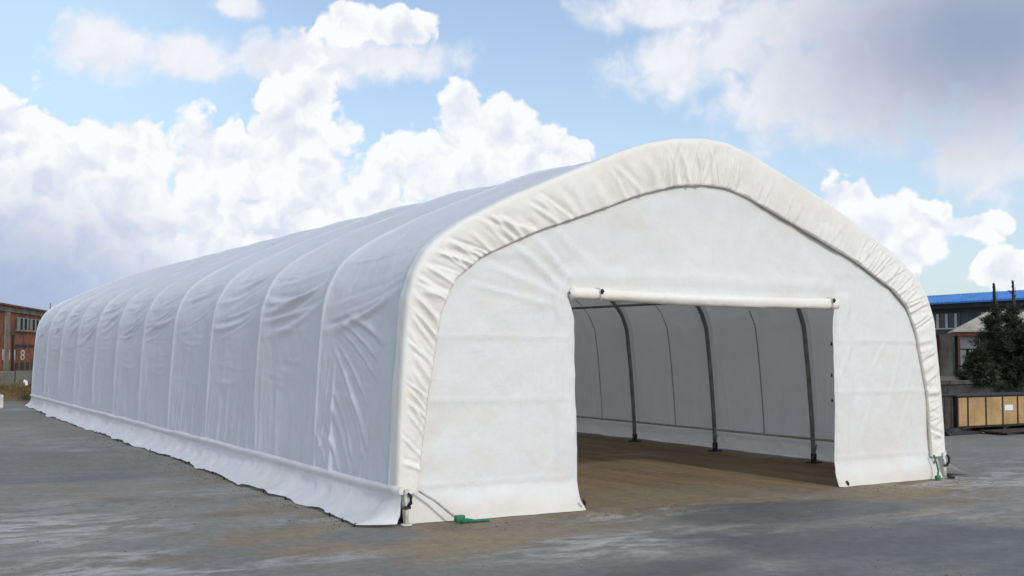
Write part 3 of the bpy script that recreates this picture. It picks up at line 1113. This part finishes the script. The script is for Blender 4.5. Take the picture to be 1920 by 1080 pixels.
# eyelets and toggles along the doorway edge, pegs in the loose flap
for z in (1.86, 1.45, 1.12):
    MB().tube([(DOOR_R - 0.012, 0.05, z + 0.02), (DOOR_R - 0.022, 0.035, z), (DOOR_R - 0.012, 0.05, z - 0.02)], [0.010, 0.016, 0.010], 6).build('toggle', 'rubber', front, True)
for (x, y, z) in ((DOOR_L + 0.0, -0.16, 0.10), (DOOR_R + 0.11, -0.075, 0.045)):
    MB().tube([(x - 0.015, y - 0.012, z + 0.035), (x, y - 0.02, z), (x + 0.012, y - 0.012, z - 0.025)], [0.012, 0.020, 0.012], 7).build('toggle', 'rubber', front, True)

# corner posts standing proud of the valance, with clamps
for sx, x in ((-1, -4.235), (1, 4.06)):
    m = MB().tube([(x, -0.085, 0.006), (x, -0.085, 0.36)], 0.024, 10)
    m.tube([(x, -0.085, 0.004), (x, -0.085, 0.02)], 0.06, 10)
    post = m.build('corner_post', 'white_paint', tent, True)
    MB().box(x - 0.045, x + 0.03, -0.135, -0.105, 0.17, 0.20, 0.006).build('clamp', 'dark_steel', post)
    MB().tube([(x - 0.005, -0.13, 0.33), (x + 0.02, -0.145, 0.29), (x + 0.018, -0.145, 0.23), (x - 0.004, -0.13, 0.20)], [0.012, 0.02, 0.02, 0.012], 8).build('hook', 'rubber', post, True)
    MB().tube([(x - 0.05, -0.10, 0.27), (x - 0.055, -0.12, 0.22), (x - 0.05, -0.10, 0.17)], [0.010, 0.016, 0.010], 7).build('bolt', 'steel', post, True)

# tie-down straps at both corners
strap = MB().tube([(-4.10, -0.09, 0.335), (-3.95, -0.14, 0.24), (-3.80, -0.19, 0.11), (-3.72, -0.22, 0.045)], 0.013, 6).build('tie_down', 'grey_cord', tent, True)
MB().box(-0.055, 0.055, -0.028, 0.028, -0.035, 0.035, 0.01).build('buckle', 'green_strap', strap, True, (-3.705, -0.225, 0.05))
MB().tube([(-3.70, -0.235, 0.02), (-3.62, -0.24, 0.028), (-3.55, -0.25, 0.018), (-3.47, -0.255, 0.016), (-3.38, -0.26, 0.014)], [0.022, 0.024, 0.018, 0.015, 0.012], 7).build('strap_tail', 'green_strap', strap, True)
strap = MB().tube([(3.83, -0.09, 0.335), (3.86, -0.11, 0.22), (3.83, -0.16, 0.12), (3.76, -0.20, 0.04)], 0.014, 6).build('tie_down', 'green_strap', tent, True)
MB().box(-0.04, 0.04, -0.025, 0.025, -0.028, 0.03, 0.008).build('buckle', 'green_strap', strap, True, (3.755, -0.205, 0.04))
MB().tube([(4.02, -0.16, 0.05), (4.07, -0.18, 0.03), (4.13, -0.19, 0.02)], [0.02, 0.025, 0.015], 7).build('buckle', 'rubber', strap, True)

# anchor pegs through the skirt hem
peg = None
for (y, x) in ((0.10, -4.60), (0.45, -4.61), (0.86, -4.55), (2.29, -4.60), (3.05, -4.60), (4.58, -4.62), (5.3, -4.64), (6.9, -4.64), (8.2, -4.63),
               (9.2, -4.62), (11.5, -4.60), (13.8, -4.58), (16.1, -4.52)):
    x = min(HEM, key=lambda h: abs(h[0] - y))[1] - 0.004
    if peg is None:
        peg = MB().tube([(0, 0, 0.004), (0.01, 0.0, 0.022), (0.014, 0, 0.038)], [0.009, 0.010, 0.017], 7).build('anchor_peg', 'rubber', tent, True, (x, y, 0))
    else:
        link('anchor_peg', peg.data, tent, (x, y, 0), random.uniform(0, 6))

# ------------------------------------------------------------------ right background
# plywood crates standing parallel to the gable
def make_crate(x0, y0, panels, h, label):
    root = tag(empty('plywood_crate', (x0, y0, 0)), label, 'crate')
    depth = 0.9
    w = sum(p + 0.045 for p in panels) + 0.05
    for bx in (0.10, w * 0.5, w - 0.25):
        MB().box(bx, bx + 0.12, 0.03, depth - 0.03, 0.004, 0.10).build('bearer', 'old_timber', root)
    MB().box(0.0, w, 0.02, depth, 0.101, h - 0.02).build('crate_core', 'crate_batten', root)
    x = 0.05
    for i, p in enumerate(panels):
        MB().box(x, x + p, 0.0, 0.035, 0.15, h - 0.035, 0.004).build('panel', 'plywood', root)
        x += p + 0.045
    x = 0.005
    for i in range(len(panels) + 1):
        MB().box(x, x + 0.042, -0.012, 0.03, 0.105, h - 0.005, 0.003).build('batten', 'crate_batten', root)
        x += (panels[i] if i < len(panels) else 0) + 0.045
    MB().box(-0.005, w + 0.005, -0.015, 0.03, 0.106, 0.148, 0.003).build('batten', 'crate_batten', root)
    MB().box(-0.02, w + 0.02, -0.025, depth + 0.02, h - 0.018, h + 0.012, 0.004).build('lid', 'crate_batten', root)
    return root


cr = on_ground(1795, 813)
crate = make_crate(cr.x, cr.y, [0.30, 0.58, 0.55, 0.50, 0.55, 0.5], 0.80, 'tan plywood crate with dark battens standing before the low wall')
px0 = 0.05 + 0.30 + 0.58 + 0.55 + 3 * 0.045
MB().box(px0 + 0.04, px0 + 0.34, -0.010, -0.002, 0.46, 0.58).build('paper_label', 'paper', crate)
dk = on_ground(1750, 816)
dark_crate = tag(empty('weathered_crate', (dk.x, dk.y + 0.15, 0)), 'dark weathered board crate beside the tan plywood crate', 'crate')
for k in range(8):
    MB().box(k * 0.115, k * 0.115 + 0.105, 0.0 - 0.006 * (k % 3), 0.03, 0.09, 0.80, 0.004).build('board', 'grey_board', dark_crate)
MB().box(-0.01, 0.93, 0.032, 0.85, 0.085, 0.79).build('crate_core', 'crate_batten', dark_crate)
MB().box(-0.02, 0.94, -0.03, 0.02, 0.80, 0.835, 0.004).build('batten', 'crate_batten', dark_crate)
for k in (0.05, 0.75):
    MB().box(k, k + 0.1, 0.04, 0.8, 0.004, 0.084).build('bearer', 'old_timber', dark_crate)


def make_sheet():
    n, m = 26, 14
    P = np.zeros((m, n, 3))
    for j in range(m):
        for i in range(n):
            u, v = i / (n - 1), j / (m - 1)
            hgt = 0.20 * math.sin(math.pi * v) ** 0.7 * (1 - 0.75 * u) * (0.7 + 0.4 * float(fbm(u * 4, v * 3, 33, 3)))
            P[j, i] = (u * 1.25, -0.35 * (1 - v) + 0.05 * float(fbm(u * 5, v * 2, 35, 2)), max(0.006, hgt))
    o = grid('tarpaulin', P, 'black_sheet')
    o.location = (dk.x + 0.05, dk.y + 0.06, 0)
    tag(o, 'crumpled black plastic sheet on the ground before the weathered crate', 'tarpaulin')


make_sheet()
pk = on_ground(1879, 817)
tb = tag(empty('timber_skid', (pk.x, pk.y, 0)), 'dark timber skid lying flat on the yard before the plywood crate', 'timber')
for k in range(3):
    MB().box(0.0 + 0.03 * k, 1.7 - 0.02 * k, k * 0.22, k * 0.22 + 0.14, 0.045, 0.075, 0.004).build('plank', 'old_timber', tb)
for k in (0.2, 0.9, 1.45):
    MB().box(k, k + 0.10, 0.02, 0.56, 0.004, 0.044).build('bearer', 'old_timber', tb)

# low wall with coping behind the crates
WY = 9.2
wl = tag(empty('low_wall', (9.0, WY, 0)), 'low stained concrete wall, shade put into its dark colour, with mossy coping behind the crates', 'wall')
x = 0.0
while x < 17.5:
    MB().box(x + 0.01, x + 2.49, 0, 0.22, 0.0, 0.87, 0.008).build('wall_panel', 'shaded_concrete', wl)
    MB().box(x + 0.005, x + 2.495, -0.05, 0.27, 0.873, 0.98, 0.012).build('coping', 'coping', wl)
    x += 2.5
bank = mesh('raised_ground', [(9.1, WY + 0.22, 0.80), (26.4, WY + 0.22, 0.80), (30, WY + 9, 0.80), (9.1, WY + 9, 0.80),
                              (9.1, WY + 0.22, 0), (26.4, WY + 0.22, 0), (30, WY + 9, 0), (9.1, WY + 9, 0)],
            [(0, 1, 2, 3), (4, 5, 1, 0), (5, 6, 2, 1), (6, 7, 3, 2), (7, 4, 0, 3)], 'dirt')
tag(bank, kind='structure')


# conifers
def conifer(px, top_py, depth, label, seed, wide):
    r = random.Random(seed)
    b = at(px, 700, depth)
    z0 = 0.79
    H = at(px, top_py, depth).z - z0
    root = tag(empty('conifer_tree', (b.x, b.y, z0)), label, 'tree', 'young conifers behind the low wall')
    m = MB()
    pts, rad = [], []
    for k in range(13):
        t = k / 12
        pts.append((0.03 * math.sin(t * 5 + seed), 0.03 * math.cos(t * 4), H * t))
        rad.append(0.075 * (1 - t) + 0.016)
    m.tube(pts, rad, 7)
    V, F = [], []

    def needle(p, d, ln, w):
        d = d.normalized()
        s = d.cross(Vector((r.uniform(-1, 1), r.uniform(-1, 1), r.uniform(-1, 1)))).normalized() * w
        i = len(V)
        V.extend([p - s, p + s, p + d * ln + s * 0.35, p + d * ln - s * 0.35])
        F.append((i, i + 1, i + 2, i + 3))
    body = 0.74
    limbs = MB()
    for k in range(190):
        h = H * body * (r.random() ** 1.15) + 0.02
        az = r.uniform(0, 2 * math.pi)
        L = wide * (0.10 + 0.95 * max(0.0, 1 - h / (H * body)) ** 0.85) * r.uniform(0.55, 1.12)
        up = r.uniform(-0.05, 0.55)
        d = Vector((math.cos(az), math.sin(az), up)).normalized()
        p0 = Vector((0, 0, h))
        pm = p0 + d * L * 0.5 - Vector((0, 0, 0.04 * L))
        pe = p0 + d * L + Vector((0, 0, 0.05 * L))
        limbs.tube([p0, pm, pe], [0.018, 0.012, 0.004], 4, False)
        n = int(34 * L) + 8
        for q in range(n):
            t = r.random() ** 0.7
            p = p0.lerp(pm, t * 2) if t < 0.5 else pm.lerp(pe, t * 2 - 1)
            p = p + Vector((r.gauss(0, .045), r.gauss(0, .045), r.gauss(0, .04)))
            for c in range(3):
                dd = d * 0.7 + Vector((r.gauss(0, .6), r.gauss(0, .6), r.gauss(0.15, .5)))
                needle(p, dd, r.uniform(0.07, 0.15), r.uniform(0.008, 0.016))
    for k in range(420):           # upright leader clothed in short needles
        h = H * r.uniform(body * 0.8, 1.0)
        az = r.uniform(0, 2 * math.pi)
        needle(Vector((0, 0, h)), Vector((math.cos(az), math.sin(az), 1.6)), r.uniform(0.03, 0.075), 0.012)
    for k in range(2):             # side shoots beside the leader
        h = H * r.uniform(body, 0.9)
        az = r.uniform(0, 2 * math.pi)
        d = Vector((math.cos(az) * .8, math.sin(az) * .8, 1)).normalized()
        p0, p1 = Vector((0, 0, h)), Vector((0, 0, h)) + d * 0.16
        limbs.tube([p0, p1], [0.01, 0.004], 4, False)
        for q in range(18):
            needle(p0.lerp(p1, r.random()), d + Vector((r.gauss(0, .5), r.gauss(0, .5), .2)), 0.08, 0.008)
    m.add(limbs.v, limbs.f)
    m.build('trunk', 'bark', root, True)
    mesh('crown', V, F, 'needles', root)


conifer(1866, 532, 32.0, 'slightly shorter dark conifer with an upright leader, between low bush and tallest conifer', 3, 0.92)
conifer(1902, 527, 31.0, 'tallest dark young conifer behind the low wall, with the highest leader', 8, 1.15)
conifer(1836, 636, 30.5, 'low bushy dark conifer without a tall leader beside the shed post', 14, 0.6)


# pale roofed shed
def make_shed():
    p = at(1796, 640, 45.0)
    root = tag(empty('open_shed', (p.x, p.y, 0), math.radians(-50)), 'open shed with pale hipped roof and red brown posts', 'shed')
    W, D, E, R = 7.0, 4.2, 2.58, 3.50
    V = [(-0.15, -0.15, E), (W, -0.15, E), (W, D, E), (-0.15, D, E), (1.45, D * 0.5, R), (W - 1.4, D * 0.5, R)]
    Vt = [(a, b, c + 0.06) for a, b, c in V]
    mesh('roof', V + Vt, [(6, 7, 11, 10), (7, 8, 11), (8, 9, 10, 11), (9, 6, 10), (0, 1, 7, 6), (1, 2, 8, 7), (2, 3, 9, 8), (3, 0, 6, 9),
                          (3, 2, 1, 0)], 'pale_roof', root)
    MB().box(-0.05, W - 0.1, -0.08, 0.02, E - 0.16, E - 0.005).build('eave_beam', 'red_brown', root)
    MB().box(-0.08, 0.0, 0.021, D - 0.1, E - 0.155, E - 0.006).build('eave_beam', 'red_brown', root)
    for x in (0.0, 0.85, 3.2, 5.0, 6.6):
        MB().box(x, x + 0.09, -0.06, 0.03, 0, E - 0.161).build('post', 'red_brown', root)
    MB().tube([(0.95, -0.02, E - 0.75), (1.4, -0.02, E - 0.2)], 0.035, 6).build('brace', 'red_brown', root)
    MB().box(0.12, 6.6, 0.55, 0.60, 1.9, E - 0.17).build('wall_panel', 'shed_panel', root)
    x = 0.12
    while x < 6.5:
        MB().box(x, x + 0.22, 0.56, 0.60, 0.0, 1.85).build('slat', 'shed_panel', root)
        x += 0.34
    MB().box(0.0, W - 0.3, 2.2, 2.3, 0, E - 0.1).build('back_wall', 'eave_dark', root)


make_shed()


# long building with the blue sheet roof
def make_blue_building():
    A = at(1735, 668, 75.0)
    az = math.radians(10)
    root = tag(empty('blue_roofed_building', (A.x, A.y, 0)), 'long grey building with bright blue sheet metal roof', 'building')
    # local x runs towards the camera along the facade, local y is into the building
    root.rotation_euler = (0, 0, math.radians(-90) - az + math.radians(0))
    Lb, Hb, Db = 40.0, 4.90, 9.0
    wz = [(-1.2, 4.9)]
    MB().box(-16, Lb, 0.0, Db, 2.95, Hb).build('wall', 'slate_wall', root)
    MB().box(-16, Lb, 0.03, Db - 0.03, 0.0, 2.948).build('wall', 'beige_wall', root)
    # overhanging soffit
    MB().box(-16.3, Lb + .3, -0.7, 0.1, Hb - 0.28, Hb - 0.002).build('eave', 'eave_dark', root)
    V, F = [], []
    step = 0.36
    n = int((Lb + 17) / step)
    rows = []
    for j, (yy, zz) in enumerate(((-0.85, Hb + 0.03), (-0.85, Hb + 0.13), (-0.84, Hb + 0.14), (Db * 0.5, Hb + 0.98), (Db + 0.6, Hb + 0.2))):
        row = []
        for i in range(n):
            x = -16.5 + i * step
            for (dx, dz) in ((0, 0), (0.24, 0), (0.26, 0.05), (0.34, 0.05)):
                row.append((x + dx, yy, zz + (dz if j > 0 else 0)))
        rows.append(row)
    grid('roof', np.array(rows), 'blue_roof', root, False)

    # upstairs windows with white mullions
    def window(x0, x1, z0, z1):
        w = MB().box(x0, x1, -0.02, 0.05, z0, z1).build('window', 'dark_glass', root)
        MB().box(x0 - 0.06, x1 + 0.06, -0.09, -0.021, z0 - 0.09, z0).build('sill', 'window_white', w)
        MB().box(x0 - 0.02, x1 + 0.02, -0.06, -0.021, z1 - 0.05, z1 + 0.03).build('frame', 'slate_wall', w)
        for k in range(3):
            xm = x0 + (x1 - x0) * (0.12 + 0.36 * k)
            MB().box(xm - 0.11, xm + 0.11, -0.07, -0.021, z0 + 0.001, z1 - 0.051).build('mullion', 'window_white', w)
    for k in range(9):
        x = 1.0 + k * 4.0
        window(x, x + 2.3, 3.36, 4.36)
    d = MB().box(2.6, 3.9, -0.03, 0.06, 0.0, 2.4).build('door', 'green_door', root)
    MB().box(0.5, 1.3, -0.16, 0.02, 0.0, 2.9).build('pillar', 'red_brown', root)
    MB().box(4.6, 5.6, -0.12, 0.02, 0.0, 2.2).build('door', 'orange_paint', root)
    MB().box(6.2, 6.9, -0.20, 0.02, 0.0, 3.0).build('pillar', 'grey_pillar', root)
    return root


make_blue_building()
for px, py, hgt in ((1872, 545, 0), (1906, 538, 0)):
    b = at(px, 668, 40.0)
    t = at(px, py, 40.0)
    m = MB().tube([(0, 0, 0.0), (0, 0, t.z - 1.0), (0, 0, t.z)], [0.022, 0.014, 0.009], 6)
    o = m.build('thin_mast', 'red_brown', None, True, (b.x, b.y, 0))
    tag(o, 'thin reddish mast rising behind the taller conifer' if px > 1890 else 'thin reddish mast rising between the two conifer leaders', 'mast')

# ------------------------------------------------------------------ left background
LW = at(-70, 700, 40.5)
az_b = math.radians(18.9)


def make_brick_shed():
    A = at(0, 660, 43.0)
    root = tag(empty('brick_building', (A.x, A.y, 0), math.radians(90) - az_b), 'rust red brick building with barred window behind the low wall', 'building')
    # local x runs away from the camera along the facade; the facade looks to local -y
    Hh = 3.5
    MB().box(-4.3, 9.3, 0, 5.0, 0, Hh - 0.30).build('wall', 'rust_brick', root)
    MB().box(-4.4, 9.4, -0.06, 5.1, Hh - 0.298, Hh - 0.08, 0.01).build('cornice', 'grey_pillar', root)
    MB().box(-4.4, 9.45, -0.16, 5.2, Hh - 0.079, Hh, 0.01).build('roof_edge', 'rust_brick', root)

    def lx(px):
        """where the ray of a column meets the facade plane, in local x"""
        d = ray(px, 660)
        n = Vector((math.cos(az_b), -math.sin(az_b), 0))
        t = (A - CAM).dot(n) / d.dot(n)
        P = CAM + d * t
        e = Vector((math.sin(az_b), math.cos(az_b), 0))
        return (P - A).dot(e)

    def lz(px, py):
        d = ray(px, py)
        n = Vector((math.cos(az_b), -math.sin(az_b), 0))
        t = (A - CAM).dot(n) / d.dot(n)
        return (CAM + d * t).z
    return root, lx, lz


brick, LX, LZ = make_brick_shed()
w = MB().box(LX(28), LX(76), -0.02, 0.03, LZ(50, 620), LZ(50, 597)).build('window', 'dark_glass', brick)
nb = 7
for k in range(nb):
    xx = LX(30) + (LX(75) - LX(30)) * k / (nb - 1)
    MB().box(xx - 0.04, xx + 0.04, -0.06, -0.021, LZ(50, 619), LZ(50, 598)).build('bar', 'eave_dark' if k % 3 else 'grey_pillar', w)
MB().box(LX(26), LX(78), -0.07, -0.021, LZ(50, 622.5), LZ(50, 620.1)).build('sill', 'grey_pillar', w)
MB().box(LX(7), LX(15), -0.05, -0.002, 0.2, 3.19).build('pillar', 'grey_pillar', brick)
MB().tube([(LX(22), -0.05, 0.3), (LX(22), -0.05, LZ(22, 628))], 0.045, 8).build('downpipe', 'eave_dark', brick, True)
for a, b in ((28, 34), (38, 45), (49, 55), (60, 66), (70, 77)):
    MB().box(LX(a), LX(b), -0.015, 0.02, LZ(50, 694), LZ(50, 679)).build('vent', 'eave_dark', brick)
for a, b in ((28, 50), (54, 78)):
    MB().box(LX(a), LX(b), -0.014, 0.02, LZ(50, 652), LZ(50, 646)).build('recess', 'eave_dark', brick)


def text_mesh(body, size):
    c = bpy.data.curves.new('marking', 'FONT')
    c.body = body
    c.size = size
    c.extrude = 0.004
    c.align_x = 'CENTER'
    tmp = bpy.data.objects.new('tmp', c)
    COL.objects.link(tmp)
    dg = bpy.context.evaluated_depsgraph_get()
    me = bpy.data.meshes.new_from_object(tmp.evaluated_get(dg))
    bpy.data.objects.remove(tmp)
    bpy.data.curves.remove(c)
    me.materials.clear()
    me.materials.append(MATS['white_paint'])
    return me


dg = bpy.context.evaluated_depsgraph_get()
for ch, px in (('1', 5), ('1', 17), ('1', 27), ('8', 42)):
    o = link('painted_numeral', text_mesh(ch, 0.62), brick, (LX(px), -0.012, LZ(px, 675)))
    o.rotation_euler = (math.pi / 2, 0, 0)
    o.scale = (3.0, 1, 1)
mt = at(94, 590, 50)
o = MB().tube([(0, 0, 0), (0, 0, at(94, 568, 50).z)], 0.03, 6).build('thin_pole', 'steel', None, True, (mt.x, mt.y, 0))
tag(o, 'thin grey pole standing at the end of the brick building', 'pole')

# low concrete wall and dry grass bank before it
e = Vector((1, 0, 0))
lw0 = Vector((-14.0, 31.5, 0))
lwall = tag(empty('concrete_wall', (lw0.x, lw0.y, 0)), 'low pale concrete wall between dry grass and brick building', 'wall')
x = 0.0
while x < 20:
    MB().box(x + 0.01, x + 1.99, 0, 0.2, 0, 0.93 + random.uniform(-.02, .02), 0.01).build('wall_panel', 'pale_concrete', lwall)
    x += 2.0


def make_grass():
    V, F = [], []
    r = random.Random(4)
    gx = Vector((0, -1, 0))      # towards the yard
    for k in range(14000):
        s, t = r.uniform(0.0, 20.0), r.random()
        p = lw0 + e * s + gx * (0.05 + 2.0 * t)
        z = 0.42 * (1 - t) ** 1.2
        hgt = r.uniform(0.08, 0.30) * (1 - 0.45 * t)
        a = r.uniform(0, math.pi)
        dx, dy = math.cos(a) * 0.014, math.sin(a) * 0.014
        lx_, ly_ = r.gauss(0, 0.10), r.gauss(0, 0.10)
        i = len(V)
        V += [(p.x - dx, p.y - dy, z - 0.03), (p.x + dx, p.y + dy, z - 0.03), (p.x + lx_, p.y + ly_, z + hgt)]
        F.append((i, i + 1, i + 2))
    o = mesh('dry_grass', V, F, 'dry_grass')
    tag(o, 'brown dry grass covering the bank below the concrete wall', 'grass', kind='stuff')
    rows = []
    for j in range(9):
        t = j / 8
        row = []
        for i in range(60):
            s = 20.0 * i / 59
            p = lw0 + e * s + gx * (0.0 + 2.2 * t + 0.12 * float(fbm(s * 1.3, t, 91, 3)) * t)
            row.append((p.x, p.y, max(0.004 if t < 1 else -0.02, 0.44 * (1 - t) ** 1.2 + 0.04 * float(fbm(s * 2, t * 3, 92, 3)) * (1 - t))))
        rows.append(row)
    b = grid('grass_bank', np.array(rows), 'dirt')
    tag(b, kind='structure')


make_grass()


def make_paper(px, py, depth, size, label):
    p = at(px, py, depth)
    V, F = [], []
    n = 6
    P = np.zeros((n, n, 3))
    for i in range(n):
        for j in range(n):
            P[i, j] = ((i / (n - 1) - .5) * size, (j / (n - 1) - .5) * size * 0.8 + 0.02 * float(fbm(i * .9, j * .9, 93, 2)),
                       0.10 * (j / (n - 1)) + 0.09 * float(fbm(i * .8, j * .8, 94, 2)) + 0.05)
    o = grid('paper_scrap', P, 'paper')
    o.location = p
    tag(o, label, 'litter')


make_paper(48, 724, 36.8, 0.13, 'crumpled white scrap caught in the dry grass')
kb = on_ground(-7, 766)
o = MB().box(-0.16, 0.16, -0.12, 0.12, 0, 0.40, 0.03).build('kerb_stone', 'white_paint', None, False, (kb.x, kb.y, 0), 0.3)
tag(o, 'white painted marker stone on the yard before the grass', 'stone')


# loose grit and pebbles, gathered mostly along the hem of the tent
def make_grit():
    r = random.Random(12)
    V, F = [], []
    octa = [(1, 0, 0), (0, 1, 0), (-1, 0, 0), (0, -1, 0), (0, 0, 1), (0, 0, -0.4)]
    of = [(0, 1, 4), (1, 2, 4), (2, 3, 4), (3, 0, 4), (1, 0, 5), (2, 1, 5), (3, 2, 5), (0, 3, 5)]
    for k in range(2600):
        q = r.random()
        if q < 0.40:
            y = r.uniform(0, 14)
            x = -4.68 - abs(r.gauss(0, 0.22))
        elif q < 0.55:
            x, y = r.uniform(-4.2, 4.2), -0.25 - abs(r.gauss(0, 0.35))
        else:
            x, y = r.uniform(-13, 14), r.uniform(-6.5, 3.0)
            if abs(x) < 4.7 and y > -0.1:
                continue
        sz = r.uniform(0.004, 0.011) * (1.6 if r.random() < 0.08 else 1.0)
        a = r.uniform(0, 6.3)
        i = len(V)
        for (u, v, w_) in octa:
            u2, v2 = u * math.cos(a) - v * math.sin(a), u * math.sin(a) + v * math.cos(a)
            V.append((x + u2 * sz * r.uniform(.7, 1.3), y + v2 * sz * r.uniform(.7, 1.3), max(0.001, sz * 0.35 + w_ * sz * 0.7)))
        F += [tuple(i + c for c in f) for f in of]
    o = mesh('grit', V, F, 'pebble')
    tag(o, 'loose grit and small pebbles scattered over the concrete yard', 'gravel', kind='stuff')


simple('pebble', (0.16, 0.15, 0.135), 0.9, 0.6, 0.9, bump=0.1)
make_grit()
